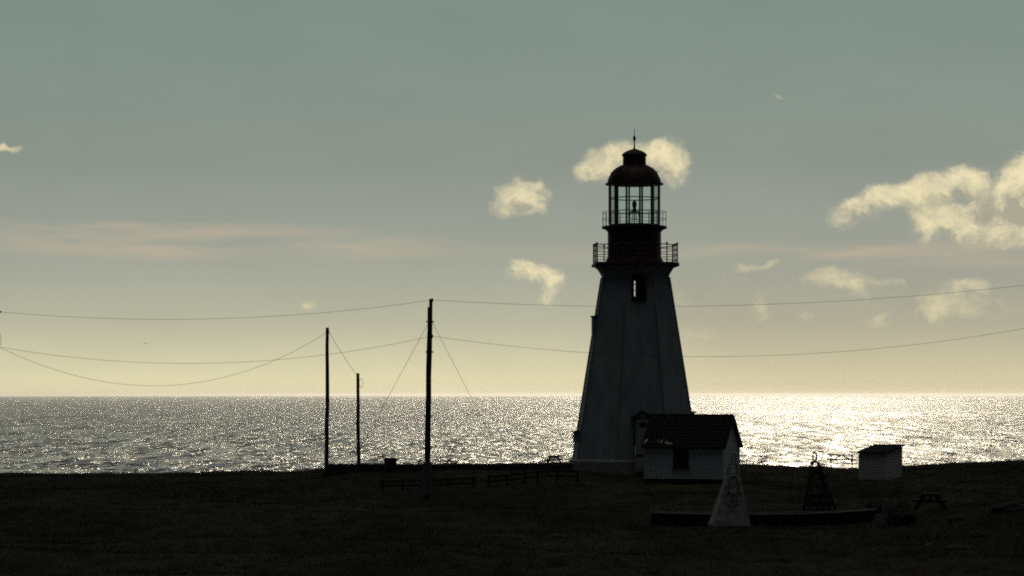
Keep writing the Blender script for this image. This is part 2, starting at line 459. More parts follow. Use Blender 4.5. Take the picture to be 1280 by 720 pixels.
def gz(x, y, rough=True):
    x = np.asarray(x, float); y = np.asarray(y, float)
    z = np.interp(y, PROF_D, PROF_Z)
    s = x * 150 / np.maximum(y, 60)
    z = z + np.interp(s, CR_X, CR_Z) * sstep(118, 148, y) * np.minimum(np.maximum(y, 150) / 150, 2)
    z = z + .25 * np.exp(-((x - 3.8) ** 2 + (y - 240) ** 2) / 30)
    # bank under brush at the near edge on the seaward side
    z = z + .65 * np.exp(-((x - 23.0) / 2.6) ** 2 - ((y - 118) / 3.0) ** 2) + .25 * np.exp(-((x - 21) / 5) ** 2 - ((y - 108) / 4) ** 2)
    if rough:
        a = sstep(70, 95, y) * (1 - .75 * sstep(138, 150, y)) + .15
        z = z + a * (.55 * vnoise(x / 11, y / 4.2, 1) + .26 * vnoise(x / 3.0, y / 1.6, 2) + .09 * vnoise(x / 1.0, y / .8, 3))
    return z
def coords(parts):
    out = []
    for a, b, s in parts: out += list(np.arange(a, b, s))
    return np.array(out + [parts[-1][1]])
gx = coords([(-400, -60, 10), (-60, -32, 1.0), (-32, 32, .22), (32, 60, 1.0), (60, 400, 10)])
gy = coords([(-90, 40, 5), (40, 84, 1.5), (84, 162, .28), (162, 300, 2.0), (300, 330, 10)])
GX, GY = np.meshgrid(gx, gy)
GZ = gz(GX, GY)
def grid_mesh(name, X, Y, Z, mat):
    ny, nx = X.shape
    me = bpy.data.meshes.new(name)
    vs = np.stack([X, Y, Z], -1).reshape(-1, 3)
    i = np.arange(ny * nx).reshape(ny, nx)
    q = np.stack([i[:-1, :-1], i[:-1, 1:], i[1:, 1:], i[1:, :-1]], -1).reshape(-1, 4)
    me.vertices.add(len(vs)); me.vertices.foreach_set('co', vs.ravel())
    me.loops.add(q.size); me.loops.foreach_set('vertex_index', q.ravel())
    me.polygons.add(len(q)); me.polygons.foreach_set('loop_start', np.arange(len(q)) * 4)
    me.update(calc_edges=True); me.polygons.foreach_set('use_smooth', np.ones(len(q), bool))
    me.materials.append(mat)
    o = bpy.data.objects.new(name, me); COL.objects.link(o); return o
ground = grid_mesh('ground', GX, GY, GZ, M['ground']); ground['kind'] = 'structure'
def g(x, y): return float(gz(x, y))
def on(px, d, sink=.0):
    x = (px - 640) * d / F
    return Vector((x, d, g(x, d) - sink))

SEA_Z = -35.0
sx = coords([(-90000, 90000, 15000)]); sy = coords([(200, 3000, 700), (3000, 48000, 9000)])
SX, SY = np.meshgrid(sx, sy)
sea = grid_mesh('sea', SX, SY, np.full_like(SX, SEA_Z), M['sea']); sea['kind'] = 'structure'

# ------------------------------------------------------------------ unseen cloud, added on the sun line to shade the headland
def cloud_mat():
    m = bpy.data.materials.new('cloud_white'); m.use_nodes = True
    t = NT(m.node_tree); t.n.clear()
    df = t.node('ShaderNodeBsdfDiffuse'); tl = t.node('ShaderNodeBsdfTranslucent')
    c = t.ramp(t.noise(t.node('ShaderNodeTexCoord').outputs['Object'], .02, 4.0), [(.3, (.74, .74, .75)), (.7, (.84, .84, .84))])
    t.put(df.inputs[0], c); t.put(tl.inputs[0], c)
    mx = t.node('ShaderNodeMixShader'); mx.inputs[0].default_value = .45
    t.l.new(df.outputs[0], mx.inputs[1]); t.l.new(tl.outputs[0], mx.inputs[2])
    t.l.new(mx.outputs[0], t.node('ShaderNodeOutputMaterial').inputs[0])
    return m
def make_cloud():
    from mathutils import noise as mn
    r = random.Random(12); bm = bmesh.new()
    for i in range(34):
        t = r.uniform(-1, 1); k = (1 - t * t) ** .5
        c = Vector((t * 150, r.uniform(-70, 70) * k, r.uniform(-25, 42) * k))
        rad = r.uniform(34, 58) * (.6 + .4 * k)
        res = bmesh.ops.create_icosphere(bm, subdivisions=4, radius=rad)
        for v in res['verts']:
            d = v.co.normalized(); p = d * rad + c
            f = mn.fractal(p * .03, 1.0, 2.0, 4)
            v.co = d * rad * (1 + .22 * f) * 1.0
            if v.co.z < 0: v.co.z *= .55
            v.co += c
    me = bpy.data.meshes.new('shade_cloud'); bm.to_mesh(me); bm.free(); me.materials.append(cloud_mat())
    me.polygons.foreach_set('use_smooth', [True] * len(me.polygons))
    o = bpy.data.objects.new('shade_cloud', me); COL.objects.link(o)
    return o
shade_cloud = make_cloud(); shade_cloud['kind'] = 'structure'
shade_cloud.location = Vector((0, 118, -5)) + sv * 900.0

# ------------------------------------------------------------------ lighthouse
U = 150.0 / F                                    # metres per photo pixel at the tower
def H(py): return (583 - py) * U
LB = Vector(((794 - 640) * U, 150.0, (493 - 583) * U))
ROT8 = radians(26.5)
lh = thing('lighthouse', LB, 0, 'tall white octagonal lighthouse with dark red lantern and domed top on the headland', 'lighthouse')
R0 = 43.8 / 41.5                                  # corner radius / visible half width
def apo(py): return (41.5 + (py - 345) * .1556) * U
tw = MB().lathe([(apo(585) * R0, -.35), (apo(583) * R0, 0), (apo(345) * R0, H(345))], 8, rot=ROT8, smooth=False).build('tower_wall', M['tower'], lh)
# window opening through the upper room and out of its seaward side
wx0, wx1, wz0, wz1 = (790 - 794) * U, (803 - 794) * U, H(372), H(348)
cut = MB().box(wx0, wx1, -3.0, 0, wz0, wz1).build('cut_a', M['black'])
cut2 = MB().box(-1.15, 1.15, -1.2, 1.2, wz0 - .4, wz1 + .15).build('cut_b', M['black'])
cut3 = MB().box((789.5 - 794) * U, (796.2 - 794) * U, 0.5, 3.2, H(370), H(349.5)).build('cut_c', M['black'])
for c in (cut, cut2, cut3):
    c.parent = lh
    md = tw.modifiers.new('cut', 'BOOLEAN'); md.operation = 'DIFFERENCE'; md.object = c; md.solver = 'EXACT'
dg = bpy.context.evaluated_depsgraph_get()
nm = bpy.data.meshes.new_from_object(tw.evaluated_get(dg))
tw.modifiers.clear(); tw.data = nm
for c in (cut, cut2, cut3): bpy.data.objects.remove(c)
# corner mouldings: slim raised ribs down each arris of the octagon
rb = MB()
for k in range(8):
    t = ROT8 + k * pi / 4
    r0, r1 = apo(580) * R0 + .005, apo(347) * R0 + .005
    rb.beam((r0 * sin(t), -r0 * cos(t), H(580)), (r1 * sin(t), -r1 * cos(t), H(347)), .09, .05, up=(cos(t), sin(t), 0))
rb.build('corner_rib', M['seam'], lh)
MB().lathe([(apo(583) * R0 + .14, -.5), (apo(583) * R0 + .14, H(575.5)), (apo(576) * R0 + .02, H(573))], 8, rot=ROT8, smooth=False).build('foundation', M['plinth'], lh)
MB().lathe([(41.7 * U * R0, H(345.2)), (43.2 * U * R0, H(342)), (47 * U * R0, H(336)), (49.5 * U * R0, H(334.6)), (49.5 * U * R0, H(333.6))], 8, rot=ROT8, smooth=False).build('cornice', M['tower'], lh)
MB().lathe([(53.5 * U * R0, H(333.6)), (54.0 * U * R0, H(333)), (54.0 * U * R0, H(330)), (52.5 * U * R0, H(329))], 8, rot=ROT8, smooth=False).build('gallery_deck', M['red'], lh)
# gallery railing
rail = thing('gallery_railing', (0, 0, 0), 0, '', ''); del rail['label'], rail['category']
rail.parent = lh
rr = 51.3 * U * R0
cs = [Vector((rr * sin(ROT8 + k * pi / 4), -rr * cos(ROT8 + k * pi / 4), 0)) for k in range(8)]
for k in range(8):
    a, b = cs[k], cs[(k + 1) % 8]
    for q in (a, a.lerp(b, 1 / 2)):
        big = (q - a).length < .01
        pb = MB()
        pb.tube([(q.x, q.y, H(329)), (q.x, q.y, H(306))], .045 if big else .032, 8)
        pb.lathe([(.06, H(306)), (.075, H(305.2)), (.05, H(304.2))], 10, q.x, q.y)
        pb.build('post', M['redrail'], rail)
for y_, r_ in ((307, .030), (312.8, .022), (319.5, .022), (326, .022)):
    MB().tube([(c.x, c.y, H(y_)) for c in cs], r_, 6, closed=True).build('rail', M['redrail'], rail)
# watch room and lantern, centred one pixel to the left
LX = -1.0 * U
MB().lathe([(37.0 * U, H(329)), (36.6 * U, H(327)), (34.5 * U, H(324)), (33.5 * U, H(321)), (33.3 * U, H(291)), (34.2 * U, H(289)), (37.5 * U, H(286.5)), (38 * U, H(286))], 24, LX, 0).build('watch_room', M['red'], lh)
MB().lathe([(40.0 * U, H(286)), (40.8 * U, H(285.6)), (40.8 * U, H(283.6)), (40 * U, H(283))], 32, LX, 0).build('lantern_gallery', M['red'], lh)
urail = thing('lantern_railing', (0, 0, 0), 0, '', ''); del urail['label'], urail['category']; urail.parent = lh
for k in range(20):
    t = 2 * pi * (k + .3) / 20; r = 39.8 * U
    MB().tube([(LX + r * sin(t), -r * cos(t), H(283)), (LX + r * sin(t), -r * cos(t), H(265))], .014, 6).build('baluster', M['palerail'], urail)
for y_ in (265.2, 274):
    MB().tube([(LX + 39.8 * U * sin(2 * pi * k / 40), -39.8 * U * cos(2 * pi * k / 40), H(y_)) for k in range(40)], .014, 6, closed=True).build('rail', M['palerail'], urail)
MB().lathe([(32.4 * U, H(283)), (32.4 * U, H(280.8)), (30.5 * U, H(280.6))], 12, LX, 0, rot=radians(9.5), smooth=False).build('lantern_sill', M['frame'], lh)
lf = MB(); rl = 31.8 * U
vv = [Vector((LX + rl * sin(radians(9.5 + 30 * k)), -rl * cos(radians(9.5 + 30 * k)), 0)) for k in range(12)]
for k in range(12):
    q = vv[k]
    wdt = .085
    lf.beam((q.x, q.y, H(281)), (q.x, q.y, H(229.5)), wdt, .10, up=(q.x - LX, q.y, 0))
lf.build('mullion', M['frame'], lh)
for y_ in (248, 264.5):
    tb = MB()
    for k in range(12):
        a, b = vv[k], vv[(k + 1) % 12]
        d = (b - a).normalized() * .045
        tb.beam((a.x + d.x, a.y + d.y, H(y_)), (b.x - d.x, b.y - d.y, H(y_)), .06, .05)
    tb.build('glazing_bar', M['frame'], lh)
for k in range(12):
    a, b = vv[k], vv[(k + 1) % 12]
    d = (b - a).normalized(); n_ = Vector((d.y, -d.x, 0)) * .008; d = d * .05
    p = [a + d - n_, b - d - n_, b - d + n_, a + d + n_]
    z0, z1 = H(280.9), H(230.5)
    MB().add([(c.x, c.y, z) for z in (z0, z1) for c in p], [(3, 2, 1, 0), (4, 5, 6, 7), (0, 1, 5, 4), (1, 2, 6, 5), (2, 3, 7, 6), (3, 0, 4, 7)]).build('glass_pane', M['glass'], lh)
dome = MB().lathe([(33.2 * U, H(231.4)), (36.3 * U, H(231)), (36.3 * U, H(229.4)), (33.6 * U, H(229)), (33.0 * U, H(226)), (31.8 * U, H(222.5)), (29.6 * U, H(218)), (26.6 * U, H(214)), (23 * U, H(211)), (18.6 * U, H(208.4)), (15 * U, H(206.8)), (14.6 * U, H(206))], 32, LX, 0).build('dome', M['red'], lh)
rbs = MB()
for k in range(12):
    t = radians(9.5 + 30 * k)
    rbs.tube([(LX + r * U * sin(t), -r * U * cos(t), H(y_)) for r, y_ in ((33.8, 229), (33.2, 226), (32, 222.5), (29.8, 218), (26.8, 214), (23.2, 211), (18.8, 208.4), (15.2, 206.8))], .03, 5)
rbs.build('dome_rib', M['red'], dome)
for t in (80, 140, 200, 260, 320, 20):
    t = radians(t)
    for r, y_ in ((27.0, 214.5), (20.5, 209.6)):
        hk = MB().tube([(LX + r * U * sin(t), -r * U * cos(t), H(y_)), (LX + (r + 2.2) * U * sin(t), -(r + 2.2) * U * cos(t), H(y_ + 1.2)), (LX + (r + 2.8) * U * sin(t), -(r + 2.8) * U * cos(t), H(y_ - .2))], .025, 5)
        hk.build('hand_hold', M['red'], dome)
MB().lathe([(14.6 * U, H(206.6)), (14.4 * U, H(196)), (15.2 * U, H(195.2)), (16.2 * U, H(194.6)), (16.0 * U, H(193.6)), (14.0 * U, H(191.4)), (10.6 * U, H(189.2)), (6 * U, H(187.4)), (2.2 * U, H(186.2)), (.9 * U, H(185))], 28, LX, 0).build('ventilator', M['red'], lh)
MB().lathe([(1.5 * U, H(186.5)), (1.0 * U, H(183.5)), (.7 * U, H(177)), (1.0 * U, H(176)), (1.7 * U, H(174.4)), (1.9 * U, H(172.8)), (1.5 * U, H(171)), (.7 * U, H(170)), (.4 * U, H(168)), (.32 * U, H(160.5))], 12, LX, 0).build('lightning_rod', M['red'], lh)
# lamp and its stand
ln = MB().lathe([(.07, H(263.6)), (.16, H(263)), (.16, H(262)), (.08, H(260.6)), (.09, H(259.4)), (.12, H(258.2)), (.135, H(256)), (.13, H(253.6)), (.10, H(252)), (.05, H(251)), (.03, H(250.2))], 16, LX + .0, 0).build('lamp', M['brass'], lh)
st = MB()
st.lathe([(.30, H(265.4)), (.32, H(265)), (.32, H(264.2)), (.10, H(263.6))], 16, LX, 0)
for k in range(4):
    t = radians(20 + 90 * k)
    st.tube([(LX + .22 * sin(t), -.22 * cos(t), H(265.2)), (LX + .42 * sin(t), -.42 * cos(t), H(283))], .02, 6)
st.tube([(LX, 0, H(265)), (LX, 0, H(283))], .035, 8)
for k in range(4):
    t0, t1 = radians(20 + 90 * k), radians(110 + 90 * k)
    st.tube([(LX + .32 * sin(t0), -.32 * cos(t0), H(274)), (LX + .32 * sin(t1), -.32 * cos(t1), H(274))], .014, 5)
st.build('lamp_stand', M['frame'], lh)
# upper window
yf = -apo(360) - .02
wd = MB()
for x0, x1, z0, z1 in ((787.6, 790.4, 375.5, 344.5), (802.6, 805.4, 375.5, 344.5), (790.4, 802.6, 347.6, 344.5), (790.4, 802.6, 375.5, 372.2)):
    wd.box((x0 - 794) * U, (x1 - 794) * U, yf - .10, yf + .16, H(z0), H(z1))
wd.box((786.6 - 794) * U, (806.4 - 794) * U, yf - .16, yf + .12, H(376.8), H(375.5))
wo = wd.build('window', M['black'], lh)
sb = MB()
for y_ in (357.4, 364.8): sb.box((790.4 - 794) * U, (802.6 - 794) * U, yf + .02, yf + .06, H(y_ + .5), H(y_ - .5))
sb.box((795.9 - 794) * U, (797.2 - 794) * U, yf + .015, yf + .065, H(372.2), H(347.6))
sb.build('glazing_bar', M['black'], wo)
# projecting window hoods on the other faces
def hood(t, py0, py1, wpx, out0, name='window_hood'):
    ct, st_ = cos(t), sin(t)
    m = Matrix.Rotation(t, 4, 'Z')
    b = MB()
    a0, a1 = apo(py1), apo(py0)                 # bottom, top wall distance
    out = a1 + out0
    hw = wpx * U / 2
    b.add([m @ Vector(p) for p in [(-hw, -a0 + .25, H(py1)), (hw, -a0 + .25, H(py1)), (hw, -max(out, a0 + .01), H(py1)), (-hw, -max(out, a0 + .01), H(py1)),
                                   (-hw, -a1 + .25, H(py0)), (hw, -a1 + .25, H(py0)), (hw, -out, H(py0)), (-hw, -out, H(py0))]],
          [(0, 1, 2, 3), (7, 6, 5, 4), (0, 4, 5, 1), (1, 5, 6, 2), (2, 6, 7, 3), (3, 7, 4, 0)])
    o = b.build(name, M['tower'], lh)
    r_ = MB()
    r_.box(-hw - .06, hw + .06, -out - .07, -a1 + .2, H(py0) + .003, H(py0) + .07, m)
    r_.build('hood_roof', M['roof'], o)
    return o
hood(radians(-86), 396.5, 421, 20, .20)
hood(radians(-86), 540, 553, 20, .24)
hood(radians(94), 516, 530, 20, .26)
# entry porch
px0, px1 = (788.5 - 794) * U, (810.5 - 794) * U
pc = (px0 + px1) / 2
pyf, pyb = -apo(520) - .75, -apo(583) + .55
pw = MB().box(px0 + .05, px1 - .05, pyf, pyb, H(567), H(521.5))
pw.add([(px0 + .05, pyf, H(521.5)), (px1 - .05, pyf, H(521.5)), (pc, pyf, H(515.5)), (px0 + .05, pyb, H(521.5)), (px1 - .05, pyb, H(521.5)), (pc, pyb, H(515.5))], [(0, 1, 2), (5, 4, 3), (0, 2, 5, 3), (1, 4, 5, 2)])
porch = pw.build('entry_porch', M['tower'], lh)
rf = MB()
for s in (-1, 1):
    hw = (px1 - px0) / 2 + .10
    e = (pc + s * hw, H(522.3)); t = (pc, H(514.6)); th = .08
    n_ = Vector((s * (t[1] - e[1]), hw)).normalized() * th
    rf.prism([(e[0], e[1]), (t[0], t[1]), (t[0], t[1] + th * 1.2), (e[0] + n_.x, e[1] + n_.y)], pyf - .08, pyb)
rf.build('porch_roof', M['black'], porch)
tr = MB()
tr.box(px0 - .03, px0 + .06, pyf - .05, pyf + .08, H(566), H(521.5))
tr.box(px1 - .06, px1 + .03, pyf - .05, pyf + .08, H(566), H(521.5))
tr.box(px0 + .06, px1 - .06, pyf - .045, pyf + .02, H(522.6), H(520.9))
tr.box(px0 - .03, px1 + .03, pyf - .12, pyf + .1, H(568), H(566))
tr.build('porch_trim', M['black'], porch)
dr = MB().box((793 - 794) * U, (806 - 794) * U, pyf - .03, pyf + .02, H(565.9), H(524)).build('door', M['door'], porch)
MB().box((794.8 - 794) * U, (804.2 - 794) * U, pyf - .036, pyf - .01, H(533.2), H(526.8)).build('door_window', M['black'], dr)
stp = MB()
for i in range(4): stp.box(px0 + .12, px1 - .12, pyf - .25 * (i + 1), pyf - .25 * i, H(586), H(569.5 + 4 * i))
stp.box(px0 + .12, px1 - .12, pyf, pyb, H(586), H(568.2))
stp.build('step', M['plinth'], porch)
for x in (px0 + .05, px1 - .05):
    hr = MB()
    hr.tube([(x, pyf - 1.0, H(586)), (x, pyf - 1.0, H(567))], .035, 6)
    hr.tube([(x, pyf - .02, H(556)), (x, pyf - 1.0, H(567))], .03, 6)
    hr.build('handrail', M['palerail'], porch)

# ------------------------------------------------------------------ small house
def clap(levels_z0, z1, x0, x1, y0, y1, step=.13, out=.022):
    lv = []; z = levels_z0
    while z < z1 - 1e-6:
        zt = min(z + step, z1)
        lv.append((x0 - out, x1 + out, y0 - out, y1 + out, z)); lv.append((x0, x1, y0, y1, zt - .004)); z = zt
    return lv
dH = 141.0; uH = dH / F
hc = at(903, 599, dH)                                # nearest corner
TH = radians(-22.0)
house = thing('small_house', (hc.x, hc.y, hc.z), TH, 'low white clapboard outbuilding with dark shingled gable roof in front of the lighthouse', 'house')
L_, W_, hw_ = 4.37, 3.0, (599 - 557.5) * uH
hb = MB().loft_rect(clap(0, hw_, -L_, 0, 0, W_))
rise = (557.5 - 521.5) * uH
for x in (-L_, 0):
    s = -1 if x < 0 else 1
    n = 12
    for i in range(n):
        za, zb = i / n, (i + 1) / n
        ya0, ya1 = W_ / 2 * za, W_ - W_ / 2 * za
        yb0, yb1 = W_ / 2 * zb, W_ - W_ / 2 * zb
        o = .022 * s
        hb.add([(x + o, ya0, hw_ + rise * za), (x + o, ya1, hw_ + rise * za), (x, yb1, hw_ + rise * zb), (x, yb0, hw_ + rise * zb),
                (x - .1 * s, ya0, hw_ + rise * za), (x - .1 * s, ya1, hw_ + rise * za), (x - .1 * s, yb1, hw_ + rise * zb), (x - .1 * s, yb0, hw_ + rise * zb)],
               [(0, 1, 2, 3), (7, 6, 5, 4), (0, 4, 5, 1), (3, 2, 6, 7), (0, 3, 7, 4), (1, 5, 6, 2)])
hb.build('wall', M['clapboard'], house)
hs = MB()
for x in (-L_ + .3, -L_ / 2, -.3):
    for y in (.2, W_ - .2): hs.box(x - .15, x + .15, y - .15, y + .15, -.7, -.06)
hs.box(-L_ + .04, -.04, .04, .16, -.2, -.002); hs.box(-L_ + .04, -.04, W_ - .16, W_ - .04, -.2, -.002)
hs.build('foundation', M['darkwood'], house)
roof = MB()
ov, oe, th = .22, .15, .10
pit = Vector((W_ / 2, rise)).normalized()
e0 = -ov * pit.x; ez = hw_ - ov * pit.y
nrow = 9
for s in (0, 1):
    for i in range(nrow):                            # shingle courses, each lapped over the one below
        f0, f1 = i / nrow, (i + 1) / nrow
        ya, za = e0 + (W_ / 2 - e0) * f0, ez + (hw_ + rise - ez) * f0
        yb, zb = e0 + (W_ / 2 - e0) * f1, ez + (hw_ + rise - ez) * f1
        ny, nz = -pit.y, pit.x
        q = [(ya + ny * .02, za + nz * .02), (ya + ny * (th + .03), za + nz * (th + .03)), (yb + ny * th, zb + nz * th), (yb + ny * .02, zb + nz * .02)]
        if s: q = [(W_ - a, b) for a, b in q]
        vs = [(-L_ - oe, a, b) for a, b in q] + [(oe, a, b) for a, b in q]
        roof.add(vs, [(0, 1, 2, 3), (7, 6, 5, 4), (0, 4, 5, 1), (1, 5, 6, 2), (2, 6, 7, 3), (3, 7, 4, 0)])
ro = roof.build('roof', M['roof'], house)
rc = MB(); rc.box(-L_ - oe, oe, W_ / 2 - .09, W_ / 2 + .09, hw_ + rise + .06, hw_ + rise + .155); rc.build('ridge_cap', M['roof'], ro)
def on_roof(x, f): return Vector((x, e0 + (W_ / 2 - e0) * f - pit.y * (th + .035), ez + (hw_ + rise - ez) * f + pit.x * (th + .035)))
for (pxa, pxb, f0, f1) in ((806.5, 810, .10, .17), (808, 811.5, .17, .24), (823.5, 824.8, .14, .24), (827, 829.3, .10, .2), (833, 837, .10, .17), (836, 842.5, .08, .13), (830, 831.5, .2, .25)):
    xa = (pxa - 903) * uH / cos(TH); xb = (pxb - 903) * uH / cos(TH)
    a, b, c, d = on_roof(xa, f0), on_roof(xb, f0), on_roof(xb - .02, f1), on_roof(xa + .03, f1)
    up = Vector((0, -pit.y, pit.x)) * .012
    wp = MB().add([a, b, c, d, a + up, b + up, c + up, d + up], [(3, 2, 1, 0), (4, 5, 6, 7), (0, 1, 5, 4), (1, 2, 6, 5), (2, 3, 7, 6), (3, 0, 4, 7)])
    wp.build('worn_shingle', M['lichen'], ro)
for s in (0, 1):                                     # barge boards on the gable ends
    for x in (-L_ - oe - .02, oe + .02):
        ya, za, yb, zb = e0, ez, W_ / 2, hw_ + rise
        if s: ya, yb = W_ - ya, W_ - yb
        bg_ = MB().beam((x, ya, za + .03), (x, yb, zb + .03), .035, .15)
        bg_.build('barge_board', M['roof'], house)
wxa, wxb = (843.5 - 903) * uH / cos(TH), (862 - 903) * uH / cos(TH)
wz0, wz1 = (599 - 585) * uH, (599 - 560.5) * uH
hwf = MB()
for a, b, c, d in ((wxa, wxa + .09, wz0, wz1), (wxb - .09, wxb, wz0, wz1), (wxa + .09, wxb - .09, wz1 - .09, wz1), (wxa + .09, wxb - .09, wz0, wz0 + .05)):
    hwf.box(a, b, -.075, .03, c, d)
wn_o = hwf.build('window', M['black'], house)
MB().box(wxa + .09, wxb - .09, -.045, .02, wz0 + .05, wz1 - .09).build('shutter', M['shutter'], wn_o)
MB().box(wxa - .08, wxb + .08, -.13, .02, wz0 - .06, wz0 - .002).build('window_sill', M['black'], wn_o)
for x, y in ((0, 0), (-L_, 0), (0, W_), (-L_, W_)): MB().box(x - .06, x + .035, y - .035, y + .06, -.01, hw_ - .02).build('corner_board', M['clapboard'], house)

# ------------------------------------------------------------------ shed
dS = 145.0; uS = dS / F
sc_ = at(1107, 603, dS)
TS = radians(-36.0)
shed = thing('shed', sc_, TS, 'little pale grey shed with sloping single pitch roof at the cliff top', 'shed')
# local: +x runs away to the right-hand wall's end is y, left wall along -x ; corner nearest the camera is the origin
a_, b_ = 1.62, 1.85
h_lo, h_hi = (603 - 567) * uS, (603 - 559) * uS
bm_ = MB()
lv = clap(0, h_lo, -a_, 0, 0, b_, .14, .018)
bm_.loft_rect(lv)
bm_.add([(-a_, 0, h_lo), (0, 0, h_lo), (0, b_, h_lo), (-a_, b_, h_lo), (-a_, b_, h_hi), (0, b_, h_hi)], [(0, 1, 5, 4), (1, 2, 5), (3, 0, 4), (2, 3, 4, 5), (0, 3, 2, 1)])
bm_.build('wall', M['shedboard'], shed)
rs = MB(); o_ = .12; sl = (h_hi - h_lo) / b_; tt = .10
q = [(-o_, h_lo - o_ * sl + .01), (b_ + o_, h_hi + o_ * sl + .01), (b_ + o_, h_hi + o_ * sl + tt), (-o_, h_lo - o_ * sl + tt)]
vs = [(-a_ - o_, y, z) for y, z in q] + [(o_, y, z) for y, z in q]
rs.add(vs, [(0, 1, 2, 3), (7, 6, 5, 4), (0, 4, 5, 1), (1, 5, 6, 2), (2, 6, 7, 3), (3, 7, 4, 0)])
rs.build('roof', M['roof'], shed)
for x, y, h in ((0, 0, h_lo), (-a_, 0, h_lo), (0, b_, h_hi), (-a_, b_, h_hi)): MB().box(x - .05, x + .03, y - .03, y + .05, -.01, h - .03).build('corner_board', M['shedboard'], shed)
for x in (-a_ + .15, -.15):
    for y in (.15, b_ - .15): MB().box(x - .1, x + .1, y - .1, y + .1, -.6, -.002).build('footing', M['darkwood'], shed)
# ------------------------------------------------------------------ poles and wires
def wobble(p0, p1, n, amp, seed):
    r = random.Random(seed); p0, p1 = Vector(p0), Vector(p1)
    return [p0.lerp(p1, i / n) + (Vector((r.uniform(-amp, amp), r.uniform(-amp, amp), 0)) if 0 < i < n else Vector()) for i in range(n + 1)]
dP = 133.0; uP = dP / F
pb0 = on(534, dP, .3); pt = at(538.6, 373.5, dP)
pole_a = thing('utility_pole', pb0, 0, 'tallest bare utility pole, slightly leaning, with pale grey lower stub', 'pole')
def loc(o, p): return Vector(p) - o.location
pts = wobble(loc(pole_a, at(534.8, 577, dP)), loc(pole_a, pt), 7, .02, 1)
MB().tube(wobble(Vector((0, 0, 0)), loc(pole_a, pt), 8, .015, 1), [.125 - .005 * i for i in range(9)], 12).build('pole_shaft', M['pole'], pole_a)
sp0 = loc(pole_a, at(533.0, 612, dP)); sp0 = Vector((-.15, -.02, 0))
MB().tube(wobble(loc(pole_a, at(531.4, 618, dP - .3)), loc(pole_a, at(532.6, 577.5, dP - .3)), 4, .01, 2), [.17, .165, .16, .155, .15], 12).build('pole_butt', M['butt'], pole_a)
MB().tube(wobble(loc(pole_a, at(536.6, 618, dP - .25)), loc(pole_a, at(537.2, 577.5, dP - .25)), 4, .01, 5), [.12, .12, .11, .11, .10], 10).build('pole_butt', M['butt'], pole_a)
MB().tube(wobble(loc(pole_a, at(534.0, 577, dP - .2)), loc(pole_a, at(536.9, 384, dP - .05)), 7, .015, 3), [.13, .13, .125, .12, .115, .11, .105, .10], 12).build('splice_pole', M['pole'], pole_a)
for y_ in (402, 440, 520, 560, 585, 604):
    xm = 534.4 + (612 - y_) / 240 * 4.2 - (.6 if y_ < 570 else 0)
    q = loc(pole_a, at(xm, y_, dP - .1))
    bd = MB().lathe([(.21, q.z - .03), (.21, q.z + .03)], 14, q.x, q.y)
    bd.build('clamp_band', M['wire'], pole_a)
for (x, y_) in ((540.4, 375), (540.2, 420)):
    q = loc(pole_a, at(x, y_, dP - .15))
    ins = MB().lathe([(.03, q.z - .10), (.06, q.z - .05), (.045, q.z), (.06, q.z + .04), (.02, q.z + .08)], 10, q.x, q.y)
    ins.build('insulator', M['black'], pole_a)

dQ = 148.0; uQ = dQ / F
qb = on(408.4, dQ, .3); qt = at(409.3, 409.5, dQ)
pole_b = thing('utility_pole', qb, 0, 'slim upright pole at the end of the low stone wall', 'pole')
MB().tube(wobble((0, 0, 0), loc(pole_b, qt), 8, .025, 4), [.125, .12, .115, .11, .108, .105, .10, .095, .09], 12).build('pole_shaft', M['pole'], pole_b)
q = loc(pole_b, at(409.3, 415, dQ)); MB().lathe([(.115, q.z - .04), (.115, q.z + .04)], 12, q.x, q.y).build('clamp_band', M['wire'], pole_b)

dR = 152.0
rb_ = on(448.3, dR, .4); rt = at(447.4, 466.5, dR)
pole_c = thing('utility_pole', rb_, 0, 'shortest wooden pole with a small wire coil near its top', 'pole')
MB().tube(wobble((0, 0, 0), loc(pole_c, rt), 6, .02, 6), [.105, .10, .10, .098, .095, .09, .088], 12).build('pole_shaft', M['pole'], pole_c)
cq = loc(pole_c, at(451.3, 479, dR - .1))
MB().tube([(cq.x + .10 * cos(2 * pi * k / 18), cq.y, cq.z + .26 * sin(2 * pi * k / 18)) for k in range(18)], .010, 5, closed=True).build('wire_coil', M['wire'], pole_c)

# pole standing just beyond the near left edge of the view: carries the wires
dE = 133.0
eb = on(-14, dE, .3)
pole_e = thing('utility_pole', eb, 0, 'utility pole with insulators on short side arms carrying the far wire ends', 'pole')
MB().tube(wobble((0, 0, 0), loc(pole_e, at(-13, 372, dE)), 8, .02, 8), [.15 - .006 * i for i in range(9)], 12).build('pole_shaft', M['pole'], pole_e)
q1, q2 = loc(pole_e, at(0.5, 389.8, dE)), loc(pole_e, at(-2, 433.5, dE))
for py_, q_ in ((391, q1), (436, q2)): MB().tube([loc(pole_e, at(-13, py_, dE)), q_], .03, 6).build('side_arm', M['wood'], pole_e)
for q_ in (q1, q2): MB().lathe([(.02, q_.z - .05), (.055, q_.z - .03), (.045, q_.z), (.055, q_.z + .03), (.02, q_.z + .05)], 10, q_.x, q_.y).build('insulator', M['black'], pole_e)
jq = [loc(pole_e, at(x, y_, dE)) for x, y_ in ((-2, 412), (.4, 418), (1.2, 425), (.8, 431), (-2, 433.5))]
MB().tube(jq, .011, 5).build('jumper_wire', M['wire'], pole_e)

